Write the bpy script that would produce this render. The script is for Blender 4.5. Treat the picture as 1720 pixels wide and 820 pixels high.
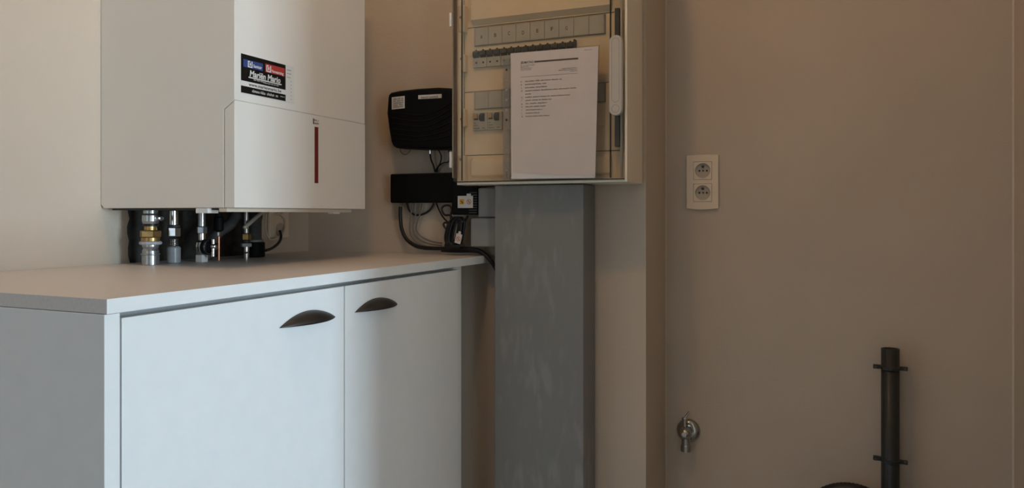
import bpy, bmesh, math, random
from mathutils import Vector, Matrix
random.seed(7)
for o in list(bpy.data.objects): bpy.data.objects.remove(o)
sc = bpy.context.scene
C = sc.collection

# ---------------------------------------------------------------- camera
EYE = 1.10
F = 1280.0
YAW = math.atan(560 / F)
cam = bpy.data.cameras.new('camera'); cam.sensor_width = 36; cam.lens = F / 1720 * 36
cam.shift_y = -50 / 1720; cam.clip_start = .02
co = bpy.data.objects.new('camera', cam); C.objects.link(co)
co.location = (0, 0, EYE); co.rotation_euler = (math.pi / 2, 0, YAW)
sc.camera = co

# ---------------------------------------------------------------- light, world, exposure
w = bpy.data.worlds.new('world'); sc.world = w; w.use_nodes = True
w.node_tree.nodes['Background'].inputs[0].default_value = (.55, .70, .95, 1)
w.node_tree.nodes['Background'].inputs[1].default_value = .5
DAY_POWER = 128
LAMP_STRENGTH = 106
al = bpy.data.lights.new('daylight', 'AREA'); al.shape = 'RECTANGLE'
al.size = 1.9; al.size_y = .40; al.energy = DAY_POWER; al.color = (.66, .84, 1.0)
ao = bpy.data.objects.new('daylight', al); C.objects.link(ao)
ao.location = (3.16, .05, 1.2); ao.rotation_euler = (0, math.pi / 2, 0)
for nm, sx, sy, pw, colr, loc, rot in (
        ('hall_fill_light', 1.9, 1.7, 46, (.84, .94, 1.0), (3.16, -1.30, 1.2), (0, math.pi / 2, 0)),  # added fill from an unseen hall opening, lifts the shaded right door
        ('rear_fill_light', 1.0, 1.5, 9, (.70, .86, 1.0), (-.80, -2.66, 1.35), (math.pi / 2, 0, 0))):  # added fill from behind the camera, brightens the back and niche walls
    l_ = bpy.data.lights.new(nm, 'AREA'); l_.shape = 'RECTANGLE'; l_.size = sx; l_.size_y = sy; l_.energy = pw; l_.color = colr
    o_ = bpy.data.objects.new(nm, l_); C.objects.link(o_); o_.location = loc; o_.rotation_euler = rot
sc.view_settings.view_transform = 'Standard'; sc.view_settings.look = 'None'
sc.view_settings.gamma = 1; sc.view_settings.use_curve_mapping = False
sc.view_settings.exposure = 0.0

# ---------------------------------------------------------------- helpers
CT, ST = math.cos(YAW), math.sin(YAW)
def ay(px, py, Y):      # a measured point lying on a plane parallel to the back wall
    r = (px - 860) / F; Z = Y / (r * ST + CT)
    return Vector((Z * (r * CT - ST), Y, EYE + (360 - py) * Z / F))
def ax(px, py, X):      # a measured point lying on a plane parallel to the left wall
    r = (px - 860) / F; Z = X / (r * CT - ST)
    return Vector((X, Z * (r * ST + CT), EYE + (360 - py) * Z / F))

def mat(name, col, rough=.5, metal=0., var=.0, vscale=8., bump=0., bscale=200., spec=.5, emit=None):
    m = bpy.data.materials.new(name); m.use_nodes = True
    nt = m.node_tree; b = nt.nodes['Principled BSDF']
    b.inputs['Base Color'].default_value = (*col, 1); b.inputs['Roughness'].default_value = rough
    b.inputs['Metallic'].default_value = metal; b.inputs['Specular IOR Level'].default_value = spec
    tc = nt.nodes.new('ShaderNodeTexCoord')
    if var:
        n = nt.nodes.new('ShaderNodeTexNoise'); n.inputs['Scale'].default_value = vscale; n.inputs['Detail'].default_value = 5
        nt.links.new(tc.outputs['Object'], n.inputs['Vector'])
        r = nt.nodes.new('ShaderNodeValToRGB')
        r.color_ramp.elements[0].position = .3; r.color_ramp.elements[1].position = .7
        r.color_ramp.elements[0].color = (*[c * (1 - var) for c in col], 1)
        r.color_ramp.elements[1].color = (*[min(1, c * (1 + var)) for c in col], 1)
        nt.links.new(n.outputs['Fac'], r.inputs['Fac']); nt.links.new(r.outputs['Color'], b.inputs['Base Color'])
    if bump:
        n2 = nt.nodes.new('ShaderNodeTexNoise'); n2.inputs['Scale'].default_value = bscale; n2.inputs['Detail'].default_value = 3
        nt.links.new(tc.outputs['Object'], n2.inputs['Vector'])
        bp = nt.nodes.new('ShaderNodeBump'); bp.inputs['Strength'].default_value = bump; bp.inputs['Distance'].default_value = .002
        nt.links.new(n2.outputs['Fac'], bp.inputs['Height']); nt.links.new(bp.outputs['Normal'], b.inputs['Normal'])
    if emit:
        b.inputs['Emission Color'].default_value = (*emit[0], 1); b.inputs['Emission Strength'].default_value = emit[1]
    return m

def clear(name, tint, gloss=.08, rough=.06):     # thin clear plastic or glass: see-through with a faint sheen
    m = bpy.data.materials.new(name); m.use_nodes = True
    nt = m.node_tree; nt.nodes.remove(nt.nodes['Principled BSDF']); out = nt.nodes['Material Output']
    t = nt.nodes.new('ShaderNodeBsdfTransparent'); t.inputs[0].default_value = (*tint, 1)
    g = nt.nodes.new('ShaderNodeBsdfGlossy'); g.inputs['Roughness'].default_value = rough
    tc = nt.nodes.new('ShaderNodeTexCoord'); n = nt.nodes.new('ShaderNodeTexNoise'); n.inputs['Scale'].default_value = 14
    nt.links.new(tc.outputs['Object'], n.inputs['Vector'])
    mr = nt.nodes.new('ShaderNodeMapRange'); mr.inputs['To Min'].default_value = gloss * .5; mr.inputs['To Max'].default_value = gloss * 1.5
    nt.links.new(n.outputs['Fac'], mr.inputs['Value'])
    mx = nt.nodes.new('ShaderNodeMixShader'); nt.links.new(mr.outputs['Result'], mx.inputs['Fac'])
    nt.links.new(t.outputs[0], mx.inputs[1]); nt.links.new(g.outputs[0], mx.inputs[2])
    nt.links.new(mx.outputs[0], out.inputs['Surface'])
    return m

M = dict(
    wall=mat('wall_paint', (.58, .50, .41), .85, var=.035, vscale=3, bump=.35, bscale=260, spec=.25),
    ceil=mat('ceiling_paint', (.72, .70, .66), .9, var=.02),
    floor=mat('floor_tile', (.42, .40, .37), .5, var=.08),
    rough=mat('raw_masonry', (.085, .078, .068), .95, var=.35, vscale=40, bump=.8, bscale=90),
    bead=mat('sealant', (.66, .58, .49), .6, var=.05, vscale=60),
    boiler=mat('boiler_enamel', (.75, .715, .655), .38, var=.012, vscale=5, bump=.05, bscale=500),
    white=mat('white_plastic', (.80, .79, .75), .45, var=.02),
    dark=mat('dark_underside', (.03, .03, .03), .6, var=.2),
    board=mat('white_melamine', (.80, .81, .80), .45, var=.015, vscale=30, bump=.06, bscale=700),
    top=mat('worktop_laminate', (.66, .625, .60), .42, var=.05, vscale=220, bump=.05, bscale=600),
    bronze=mat('dark_bronze', (.055, .047, .040), .45, metal=.7, var=.25, vscale=18),
    black=mat('black_plastic', (.004, .004, .0046), .6, var=.2, vscale=30, spec=.18),
    rubber=mat('black_cable', (.008, .008, .009), .45, var=.2, vscale=50),
    gcable=mat('grey_cable', (.17, .165, .15), .5, var=.1, vscale=50),
    chrome=mat('chrome', (.62, .61, .59), .2, metal=1, var=.06, vscale=60),
    tapmetal=mat('tap_metal', (.42, .42, .41), .16, metal=1, var=.08, vscale=60),
    steel=mat('galvanised_steel', (.42, .44, .45), .32, metal=.9, var=.2, vscale=60),
    brass=mat('brass', (.42, .28, .115), .38, metal=.9, var=.2, vscale=70),
    copper=mat('copper', (.62, .26, .14), .35, metal=.9, var=.15, vscale=60),
    teflon=mat('white_hemp_seal', (.46, .47, .47), .7, var=.15, vscale=90),
    milky=mat('milky_plastic', (.27, .28, .29), .35, var=.12, vscale=60),
    insul=mat('grey_hose', (.075, .075, .075), .7, var=.25, vscale=60),
    beige=mat('beige_plastic', (.66, .58, .47), .5, var=.04),
    tub=mat('cream_enclosure', (.84, .765, .62), .45, var=.02),
    cover=mat('cream_cover_plate', (.72, .60, .44), .5, var=.04, vscale=12),
    card=mat('grey_label_card', (.42, .41, .37), .55, var=.05, vscale=40),
    cardframe=mat('label_frame', (.27, .24, .20), .5, var=.1),
    module=mat('grey_breaker', (.42, .41, .37), .5, var=.05, vscale=40),
    toggle=mat('dark_toggle', (.045, .047, .045), .45, var=.15),
    orange=mat('test_button', (.46, .30, .13), .5, var=.05),
    lever=mat('grey_latch_plastic', (.50, .47, .42), .4, var=.03),
    darkgap=mat('dark_gap', (.03, .025, .02), .6, var=.1),
    slot=mat('dark_latch_slot', (.05, .05, .045), .5, var=.2),
    paper=mat('printed_paper', (.82, .74, .70), .8, var=.03, vscale=18),
    paper2=mat('back_paper', (.92, .90, .88), .8, var=.03, vscale=18),
    ink=mat('black_ink', (.03, .026, .024), .7, var=.1),
    inkbrown=mat('brown_ink_bar', (.10, .075, .055), .7, var=.1),
    stick_black=mat('sticker_black', (.004, .004, .004), .35, var=.1, spec=.3),
    stick_white=mat('sticker_white', (.68, .66, .62), .5, var=.02),
    stick_blue=mat('sticker_blue', (.03, .06, .20), .4, var=.05),
    stick_red=mat('sticker_red', (.40, .035, .03), .4, var=.05),
    red=mat('red_indicator', (.16, .012, .012), .4, var=.1),
    tag_yellow=mat('tag_yellow', (.70, .40, .05), .5, var=.05),
    tag_red=mat('tag_red', (.50, .12, .05), .5, var=.05),
    duct=None,
    junction=mat('grey_box_plastic', (.27, .275, .27), .5, var=.04, vscale=20),
    ivory=mat('ivory_socket', (.78, .66, .50), .4, var=.02),
    well=mat('socket_well', (.50, .44, .35), .5, var=.05),
    drain=mat('dark_drain_pipe', (.022, .024, .024), .42, var=.12, vscale=15),
    clear_door=clear('clear_door_plastic', (.96, .945, .91), .035, .08),
    sleeve=clear('clear_sleeve', (.95, .95, .95), .05, .16),
    strip=clear('sleeve_margin', (.80, .79, .77), .14, .3),
    pane=clear('window_glass', (.97, .98, .98), .04, .01),
    lamp=mat('glowing_globe', (.9, .85, .75), .4, emit=((1.0, .585, .265), LAMP_STRENGTH)),
)
def duct_material():       # grey painted duct with pale limescale runs
    m = bpy.data.materials.new('grey_painted_duct'); m.use_nodes = True
    nt = m.node_tree; b = nt.nodes['Principled BSDF']; b.inputs['Roughness'].default_value = .48
    tc = nt.nodes.new('ShaderNodeTexCoord')
    mp = nt.nodes.new('ShaderNodeMapping'); mp.inputs['Scale'].default_value = (60, 60, 16); nt.links.new(tc.outputs['Object'], mp.inputs['Vector'])
    n = nt.nodes.new('ShaderNodeTexNoise'); n.inputs['Scale'].default_value = 1; n.inputs['Detail'].default_value = 6; nt.links.new(mp.outputs[0], n.inputs['Vector'])
    big = nt.nodes.new('ShaderNodeTexNoise'); big.inputs['Scale'].default_value = 5; nt.links.new(tc.outputs['Object'], big.inputs['Vector'])
    mul = nt.nodes.new('ShaderNodeMath'); mul.operation = 'MULTIPLY'; nt.links.new(n.outputs['Fac'], mul.inputs[0]); nt.links.new(big.outputs['Fac'], mul.inputs[1])
    r = nt.nodes.new('ShaderNodeValToRGB')
    r.color_ramp.elements[0].position = .27; r.color_ramp.elements[0].color = (.212, .212, .203, 1)
    r.color_ramp.elements[1].position = .40; r.color_ramp.elements[1].color = (.262, .262, .254, 1)
    nt.links.new(mul.outputs[0], r.inputs['Fac']); nt.links.new(r.outputs['Color'], b.inputs['Base Color'])
    return m
M['duct'] = duct_material()

ORG = {}
def finish(name, bm, m, parent=None, bevel=0., smooth=False, seg=2, base=None):
    """link a bmesh given in world coordinates as one mesh object"""
    bmesh.ops.recalc_face_normals(bm, faces=bm.faces[:])
    me = bpy.data.meshes.new(name); bm.to_mesh(me); bm.free()
    if parent is not None: org = ORG[parent.name]
    elif base is not None: org = Vector(base)
    else:
        xs = [v.co for v in me.vertices]
        org = Vector(((min(v.x for v in xs) + max(v.x for v in xs)) / 2, (min(v.y for v in xs) + max(v.y for v in xs)) / 2, min(v.z for v in xs)))
    me.transform(Matrix.Translation(-org))
    o = bpy.data.objects.new(name, me); C.objects.link(o)
    if parent is not None: o.parent = parent
    else: o.location = org
    ORG[o.name] = org
    me.materials.append(M[m] if isinstance(m, str) else m)
    if smooth:
        for p in me.polygons: p.use_smooth = True
    if bevel:
        b = o.modifiers.new('bevel', 'BEVEL'); b.width = bevel; b.segments = seg; b.limit_method = 'ANGLE'; b.angle_limit = math.radians(50)
        b.harden_normals = False
    return o
def thing(name, label, cat, base, group=None):
    o = bpy.data.objects.new(name, None); C.objects.link(o); o.empty_display_size = .05
    o.location = base; ORG[o.name] = Vector(base); tag(o, label, cat, group); return o
def tag(o, label, cat, group=None):
    o['label'] = label; o['category'] = cat
    if group: o['group'] = group
    return o
def structure(o): o['kind'] = 'structure'; return o

def bx(bm, x0, x1, y0, y1, z0, z1, rot=None):
    v = [bm.verts.new((x, y, z)) for z in (z0, z1) for y in (y0, y1) for x in (x0, x1)]
    for f in ((0, 1, 3, 2), (4, 6, 7, 5), (0, 4, 5, 1), (1, 5, 7, 3), (3, 7, 6, 2), (2, 6, 4, 0)): bm.faces.new([v[i] for i in f])
    if rot: bmesh.ops.rotate(bm, verts=v, cent=rot[0], matrix=Matrix.Rotation(rot[1], 3, rot[2]))
    return bm
def box(name, m, x0, x1, y0, y1, z0, z1, parent=None, bevel=0., **k): return finish(name, bx(bmesh.new(), x0, x1, y0, y1, z0, z1), m, parent, bevel, **k)
def prism(bm, pts, axis, a, b):      # extrude a polygon; pts are the two other coordinates in xyz order
    def P(p, t): return {'x': (t, p[0], p[1]), 'y': (p[0], t, p[1]), 'z': (p[0], p[1], t)}[axis]
    va = [bm.verts.new(P(p, a)) for p in pts]; vb = [bm.verts.new(P(p, b)) for p in pts]
    bm.faces.new(va); bm.faces.new(vb[::-1]); n = len(pts)
    for i in range(n): bm.faces.new((va[i], vb[i], vb[(i + 1) % n], va[(i + 1) % n]))
    return bm
def lathe(bm, prof, at, axis='z', n=28, ngon=None):   # prof: list of (radius, height along the axis)
    rings = []
    for r, h in prof:
        ring = []
        for k in range(n):
            a = 2 * math.pi * (k + .5) / n
            q = (r * math.cos(a), r * math.sin(a), h)
            p = {'z': q, 'y': (q[0], q[2], q[1]), 'x': (q[2], q[0], q[1])}[axis]
            ring.append(bm.verts.new(Vector(at) + Vector(p)))
        rings.append(ring)
    for a, b in zip(rings, rings[1:]):
        for k in range(n): bm.faces.new((a[k], a[(k + 1) % n], b[(k + 1) % n], b[k]))
    bm.faces.new(rings[0][::-1]); bm.faces.new(rings[-1])
    return bm
def smooth_path(pts, k=8):
    pts = [Vector(p) for p in pts]; out = []
    for i in range(len(pts) - 1):
        p0 = pts[max(i - 1, 0)]; p1 = pts[i]; p2 = pts[i + 1]; p3 = pts[min(i + 2, len(pts) - 1)]
        for j in range(k):
            t = j / k
            out.append(.5 * ((2 * p1) + (p2 - p0) * t + (2 * p0 - 5 * p1 + 4 * p2 - p3) * t * t + (3 * p1 - p0 - 3 * p2 + p3) * t ** 3))
    out.append(pts[-1]); return out
def tube(bm, pts, r, n=10, k=8, ribs=0.):
    P = smooth_path(pts, k); rings = []
    up = Vector((.13, .31, .94)).normalized()
    for i, p in enumerate(P):
        d = (P[min(i + 1, len(P) - 1)] - P[max(i - 1, 0)]).normalized()
        s = d.cross(up)
        if s.length < 1e-4: s = d.cross(Vector((1, 0, 0)))
        s.normalize(); u = s.cross(d).normalized(); up = u
        rr = r * (1 + (ribs if i % 2 else 0))
        rings.append([bm.verts.new(p + s * rr * math.cos(2 * math.pi * q / n) + u * rr * math.sin(2 * math.pi * q / n)) for q in range(n)])
    for a, b in zip(rings, rings[1:]):
        for q in range(n): bm.faces.new((a[q], a[(q + 1) % n], b[(q + 1) % n], b[q]))
    bm.faces.new(rings[0][::-1]); bm.faces.new(rings[-1]); return bm
def quad(bm, a, b, c, d): bm.faces.new([bm.verts.new(Vector(p)) for p in (a, b, c, d)]); return bm

def text(name, body, m, parent, origin, right, up, size, width=None, align='LEFT', thick=.00015, shear=0., bold=0.):
    cu = bpy.data.curves.new(name, 'FONT'); cu.body = body; cu.size = 1; cu.align_x = align; cu.shear = shear; cu.extrude = .001; cu.offset = bold
    cu.resolution_u = 2
    t = bpy.data.objects.new(name + '_tmp', cu); C.objects.link(t); bpy.context.view_layer.update()
    me = bpy.data.meshes.new_from_object(t.evaluated_get(bpy.context.evaluated_depsgraph_get())); bpy.data.objects.remove(t); bpy.data.curves.remove(cu)
    bm = bmesh.new(); bm.from_mesh(me); bpy.data.meshes.remove(me)
    xs = [v.co.x for v in bm.verts]; sx = size
    if width: sx = width / (max(xs) - min(xs))
    right = Vector(right).normalized(); up = Vector(up).normalized(); nrm = right.cross(up)
    for v in bm.verts: v.co = Vector(origin) + right * v.co.x * sx + up * v.co.y * size + nrm * (thick if v.co.z > 0 else 0)
    return finish(name, bm, m, parent)
def scribble(bm, origin, right, up, length, h, off, words=None, seed=1, dens=1.):   # rows of illegible small print: word-shaped runs of tiny strokes
    rnd = random.Random(seed); right = Vector(right).normalized(); up = Vector(up).normalized(); nrm = right.cross(up); x = 0
    while x < length:
        wl = min(rnd.uniform(3, 9) * h * .62, length - x); q = 0
        while q < wl - h * .3:
            tall = rnd.random() < .25
            for (u0, u1, v0, v1) in ((0, .14, 0, 1 if tall else .66), (.14, .46, rnd.choice((0, .5)), None), (.34, .48, 0, .66)):
                v1 = v0 + .17 if v1 is None else v1
                p = Vector(origin) + nrm * off
                quad(bm, p + right * (x + q + u0 * h) + up * v0 * h, p + right * (x + q + u1 * h) + up * v0 * h, p + right * (x + q + u1 * h) + up * v1 * h, p + right * (x + q + u0 * h) + up * v1 * h)
            q += h * .62
        x += wl + h * .45
    return bm

# ================================================================ room shell
W1, W2, W3, W4 = -1.4365, 1.80, 2.018, .3463
RX, RY, HT = 3.0, -2.5, 2.60
structure(box('floor', 'floor', W1 - .1, RX + .1, RY - .1, W3 + .1, -.1, 0))
structure(box('ceiling', 'ceil', W1 - .1, RX + .1, RY - .1, W3 + .1, HT, HT + .1))
structure(box('wall_back', 'wall', W1 - .1, ay(1085, 360, W2).x, W2, W3 + .1, 0, HT))
structure(box('wall_niche', 'wall', ay(1085, 360, W2).x, RX + .1, W3, W3 + .1, 0, HT))
structure(box('wall_right', 'wall', W4, W4 + .12, .86, W3, 0, HT))
structure(box('wall_bounce_blocker', 'wall', W4, W4 + .12, RY, .15, 0, HT))  # unseen wall, added to narrow the daylight and cut its bounce
hx0, hx1, hz0, hz1 = -1.30, -.30, .60, 2.10  # unseen rear opening and window, added to go with the rear fill
bm = bmesh.new()
bx(bm, W1 - .1, hx0, RY - .1, RY, 0, HT); bx(bm, hx1, RX + .1, RY - .1, RY, 0, HT); bx(bm, hx0, hx1, RY - .1, RY, 0, hz0); bx(bm, hx0, hx1, RY - .1, RY, hz1, HT)
structure(finish('wall_rear', bm, 'wall'))
bm = bmesh.new()
for a in ((hx0, hx0 + .04, hz0, hz1), (hx1 - .04, hx1, hz0, hz1)): bx(bm, a[0], a[1], RY - .07, RY - .03, a[2], a[3])
for a in ((hz0, hz0 + .04), (hz1 - .04, hz1)): bx(bm, hx0 + .04, hx1 - .04, RY - .07, RY - .03, *a)
added_win = structure(finish('window_3', bm, 'white'))
box('pane', 'pane', hx0 + .04, hx1 - .04, RY - .052, RY - .048, hz0 + .04, hz1 - .04, added_win)
# the left wall with the broken-out plaster behind the boiler pipes
bm = bmesh.new()
hole = []
rr = random.Random(3)
zs = [.93 + i * .016 for i in range(18)]
for z in zs: hole.append((1.189 + rr.uniform(-.004, .004) + (.004 if z < 1.03 else 0), z))
for i in range(1, 12): hole.append((1.189 + i * .036, zs[-1] + rr.uniform(-.006, .006)))
for z in zs[::-1]: hole.append((1.606 + rr.uniform(-.004, .004), z))
for i in range(11, 0, -1): hole.append((1.189 + i * .036, .93 + rr.uniform(-.006, .006)))
def loop(pts):
    v = [bm.verts.new((W1, a, b)) for a, b in pts]
    return [bm.edges.new((v[i], v[(i + 1) % len(v)])) for i in range(len(v))]
e1 = loop([(RY, 0), (W2, 0), (W2, HT), (RY, HT)]); e2 = loop(hole)
bmesh.ops.triangle_fill(bm, edges=e1 + e2, use_beauty=True, normal=(1, 0, 0))
structure(finish('wall_left', bm, 'wall'))
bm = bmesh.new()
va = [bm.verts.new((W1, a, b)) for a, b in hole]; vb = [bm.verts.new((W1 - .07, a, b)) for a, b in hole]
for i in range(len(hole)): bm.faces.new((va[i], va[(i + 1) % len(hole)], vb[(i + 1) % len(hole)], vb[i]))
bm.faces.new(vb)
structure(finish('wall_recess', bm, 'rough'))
# far right wall: narrow daylight window, plus a wider unseen opening added for fill
wz0, wz1 = .25, 2.15
OPEN = ((-2.17, -.42), (-.22, .32))
bm = bmesh.new(); e_ = RY
for a, b in OPEN:
    bx(bm, RX, RX + .1, e_, a, 0, HT); bx(bm, RX, RX + .1, a, b, 0, wz0); bx(bm, RX, RX + .1, a, b, wz1, HT); e_ = b
bx(bm, RX, RX + .1, e_, W3, 0, HT)
structure(finish('wall_window', bm, 'wall'))
for i, (wy0, wy1) in enumerate(OPEN):
    bm = bmesh.new()
    for a in ((wy0, wy0 + .03, wz0, wz1), (wy1 - .03, wy1, wz0, wz1), (wy0 + .03, wy1 - .03, wz0, wz0 + .03), (wy0 + .03, wy1 - .03, wz1 - .03, wz1)): bx(bm, RX + .03, RX + .08, *a)
    win = structure(finish('window_%d' % (i + 1), bm, 'white'))
    box('pane', 'pane', RX + .052, RX + .056, wy0 + .03, wy1 - .03, wz0 + .03, wz1 - .03, win)
# sealant beads in the niche corners
cx0 = ay(1085, 360, W2).x
bm = bmesh.new(); prism(bm, [(cx0, W3), (cx0, W3 - .0025), (cx0 + .0025, W3)], 'z', 0, HT); structure(finish('trim_1', bm, 'bead'))
bm = bmesh.new(); prism(bm, [(W4, W3), (W4 - .003, W3), (W4, W3 - .003)], 'z', 0, HT); structure(finish('trim_2', bm, 'bead'))

# ceiling lamp (above the picture)
LX, LY, LZ = -.63, .84, 2.42
lp = thing('ceiling_lamp', 'round globe lamp hanging from the ceiling over the cabinet', 'lamp', (LX, LY, HT))
bm = bmesh.new(); lathe(bm, [(.05, 0), (.05, -.012), (.02, -.03), (.012, -.04), (.012, -.11), (.024, -.115), (.024, -.135)], (LX, LY, HT)); finish('lamp_holder', bm, 'white', lp, smooth=False)
bm = bmesh.new(); bmesh.ops.create_icosphere(bm, subdivisions=3, radius=.05, matrix=Matrix.Translation((LX, LY, LZ))); finish('globe', bm, 'lamp', lp, smooth=True)

# ================================================================ worktop and cabinet
ZT = .9936; ZB = .9749; XF = -.8468
tag(box('worktop', 'top', W1 + .0028, XF, .6697, W2 - .002, ZB, ZT, bevel=.0006), 'pale laminate worktop running over the two-door cabinet', 'worktop')
wt = bpy.data.objects['worktop']
bm = bmesh.new(); bx(bm, XF, XF + .0012, .6697, W2 - .012, ZB, ZT); finish('edge_band', bm, 'board', wt)
cb = thing('base_cabinet', 'white two-door base cabinet with dark crescent handles under the worktop', 'cabinet', (-1.14, 1.16, 0))
box('side_panel', 'board', W1 + .002, XF, .6672, .6894, 0, ZB - .0006, cb, bevel=.0006)
box('side_panel', 'board', W1 + .002, XF - .014, 1.619, 1.658, 0, ZB - .0006, cb, bevel=.0006)
box('top_rail', 'board', W1 + .03, XF - .042, .6894, 1.619, ZB - .030, ZB - .0006, cb)
box('bottom_panel', 'board', W1 + .002, XF - .02, .6894, 1.619, .08, .098, cb)
box('back_panel', 'board', W1 + .002, W1 + .01, .6894, 1.619, .098, ZB - .0052, cb)
box('plinth', 'board', XF - .06, XF - .045, .6894, 1.619, 0, .08, cb)
def handle(parent, yc, zb):
    bm = bmesh.new(); na, nb = 28, 8; half, dep, hh = .075, .024, .0205
    for layer, sgn in ((0, 1), (1, .86)):
        g = []
        for i in range(na + 1):
            a = -1 + 2 * i / na; s = max(0., 1 - abs(a) ** 2.0); row = []
            for j in range(nb + 1):
                b = j / nb * math.pi / 2
                row.append(bm.verts.new((XF + .0004 + dep * sgn * s * math.cos(b), yc + half * a, zb + hh * sgn * s * math.sin(b) + (0 if j else 0))))
            g.append(row)
        for i in range(na):
            for j in range(nb): bm.faces.new((g[i][j], g[i + 1][j], g[i + 1][j + 1], g[i][j + 1]))
        if layer == 0: g0 = g
        else:
            for i in range(na): bm.faces.new((g0[i][0], g[i][0], g[i + 1][0], g0[i + 1][0]))
    bmesh.ops.remove_doubles(bm, verts=bm.verts[:], dist=1e-6)
    h = finish('handle', bm, 'bronze', parent, smooth=True); h['label'] = 'dark bronze crescent cup handle'
d1 = box('door', 'board', XF - .019, XF - .0004, .6925, 1.1632, .085, .9672, cb, bevel=.0008)
d2 = box('door', 'board', XF - .019, XF - .0004, 1.1672, 1.6165, .085, .9672, cb, bevel=.0008)
handle(d1, 1.062, .9140); handle(d2, 1.2705, .9148)

# ================================================================ boiler
BX, BY0, BY1, BZ0, BZ1 = -1.0704, 1.1227, 1.554, 1.1125, 1.84
bo = thing('wall_boiler', 'white wall-hung heating boiler with red bar and black sticker', 'boiler', (W1, 1.34, BZ0))
bm = bmesh.new(); prism(bm, [(W1 + .001, BZ0 + .008), (W1 + .009, BZ0), (-1.0974, BZ0), (-1.0974, 1.3022), (BX, 1.3198), (BX, BZ1), (W1 + .001, BZ1)], 'y', BY0, BY1)
finish('casing', bm, 'boiler', bo, bevel=.0011, seg=2)
bm = bmesh.new(); prism(bm, [(-1.0952, BZ0), (BX + .0006, BZ0), (BX + .0006, 1.3183), (-1.0952, 1.3015)], 'y', BY0 - .0004, BY1 + .0004)
flap = finish('lower_flap', bm, 'boiler', bo, bevel=.0009, seg=2)
box('indicator_bar', 'red', BX - .001, BX + .0014, 1.3618, 1.3738, 1.1686, 1.2925, flap)
bm = bmesh.new()
for z, (a, b) in ((1.3052, (0, .017)), (1.2985, (.0, .018))):
    scribble(bm, (BX + .0006, 1.3575 + a, z), (0, 1, 0), (0, 0, 1), b, .0052, .0002, seed=int(z * 1000))
bx(bm, BX + .0006, BX + .0009, 1.3565, 1.3595, 1.2985, 1.3105)
finish('badge_print', bm, 'ink', flap)
box('base_tray', 'beige', -1.113, -1.092, BY0 + .003, 1.53, BZ0 - .0080, BZ0 - .0003, bo, bevel=.001)
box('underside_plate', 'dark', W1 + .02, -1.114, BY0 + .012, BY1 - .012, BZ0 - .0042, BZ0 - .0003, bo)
box('base_clip', 'white', -1.172, -1.140, BY0 + .002, BY0 + .03, BZ0 - .0105, BZ0 - .0003, bo, bevel=.001)
box('base_clip', 'white', -1.110, -1.094, 1.462, 1.486, BZ0 - .0115, BZ0 - .0082, bo, bevel=.0008)
# installer's sticker
SX = BX + .0002
st = thing('sticker', 'black installer sticker with blue and red tabs on the boiler front', 'sticker', (SX, 1.203, 1.336))
ya, yb, za, zb = 1.1390, 1.2668, 1.3358, 1.4112
box('backing', 'stick_white', SX, SX + .0004, ya - .0006, yb + .027, za - .001, zb + .0006, st)
box('black_field', 'stick_black', SX + .0004, SX + .0006, ya, yb, za + .0235, zb, st)
box('black_band', 'stick_black', SX + .0004, SX + .0006, ya, yb, za, za + .0135, st)
box('blue_tab', 'stick_blue', SX + .0006, SX + .0008, ya + .006, ya + .060, zb - .0245, zb - .0095, st)
box('red_tab', 'stick_red', SX + .0006, SX + .0008, ya + .067, yb - .003, zb - .0245, zb - .0075, st)
R_, U_ = (0, 1, 0), (0, 0, 1)
def ring_icon(name, y, z, s, p):
    bm = bmesh.new()
    for a in ((0, .2, 0, 1), (.8, 1, 0, 1), (.2, .8, 0, .16), (.2, .5, .84, 1), (.38, .62, .3, .75)): bx(bm, SX + .0008, SX + .00095, y + a[0] * s, y + a[1] * s, z + a[2] * s, z + a[3] * s)
    finish(name, bm, 'stick_white', p)
ring_icon('tab_icon', ya + .018, zb - .0235, .0125, st); ring_icon('tab_icon', ya + .070, zb - .0235, .0135, st)
text('tab_text', 'Sanitair', 'stick_white', st, (SX + .0008, ya + .033, zb - .0215), R_, U_, .0085, width=.024, bold=.02)
text('tab_text', 'Verwarming', 'stick_white', st, (SX + .0008, ya + .085, zb - .0225), R_, U_, .0085, width=.036, bold=.02)
text('company_name', 'Mari\u00ebn Mario', 'stick_white', st, (SX + .0006, ya + .0225, zb - .0405), R_, U_, .017, width=.089, bold=.025, shear=.12)
box('underline', 'stick_white', SX + .0006, SX + .0008, ya + .020, yb - .0125, zb - .0440, zb - .0418, st)
bm = bmesh.new()
scribble(bm, (SX + .0006, ya + .062, za + .0265 + .0008), R_, U_, .044, .0026, .0002, seed=5)
scribble(bm, (SX + .0006, ya + .078, za + .0305), R_, U_, .033, .0026, .0002, seed=6)
scribble(bm, (SX + .0006, ya + .034, za + .0285), R_, U_, .034, .0028, .0002, seed=8)
scribble(bm, (SX + .0006, ya + .030, za + .0045), R_, U_, .038, .0058, .0002, seed=9)
scribble(bm, (SX + .0006, ya + .072, za + .0045), R_, U_, .034, .0058, .0002, seed=10)
scribble(bm, (SX + .0006, ya + .111, za + .0070), R_, U_, .014, .0026, .0002, seed=12)
finish('small_print', bm, 'stick_white', st)
text('web_address', 'www.marienmario.be', 'ink', st, (SX + .0004, ya + .021, za + .0160), R_, U_, .0088, width=.094, bold=.02)
bm = bmesh.new()
for i in range(9): scribble(bm, (SX + .0004, yb + .004 + (.012 if i > 2 else 0), zb - .010 - i * .0075), R_, U_, .013 if i < 3 else .003, .0028 if i < 2 else .0022, .0002, seed=20 + i)
finish('side_print', bm, 'ink', st)

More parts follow.
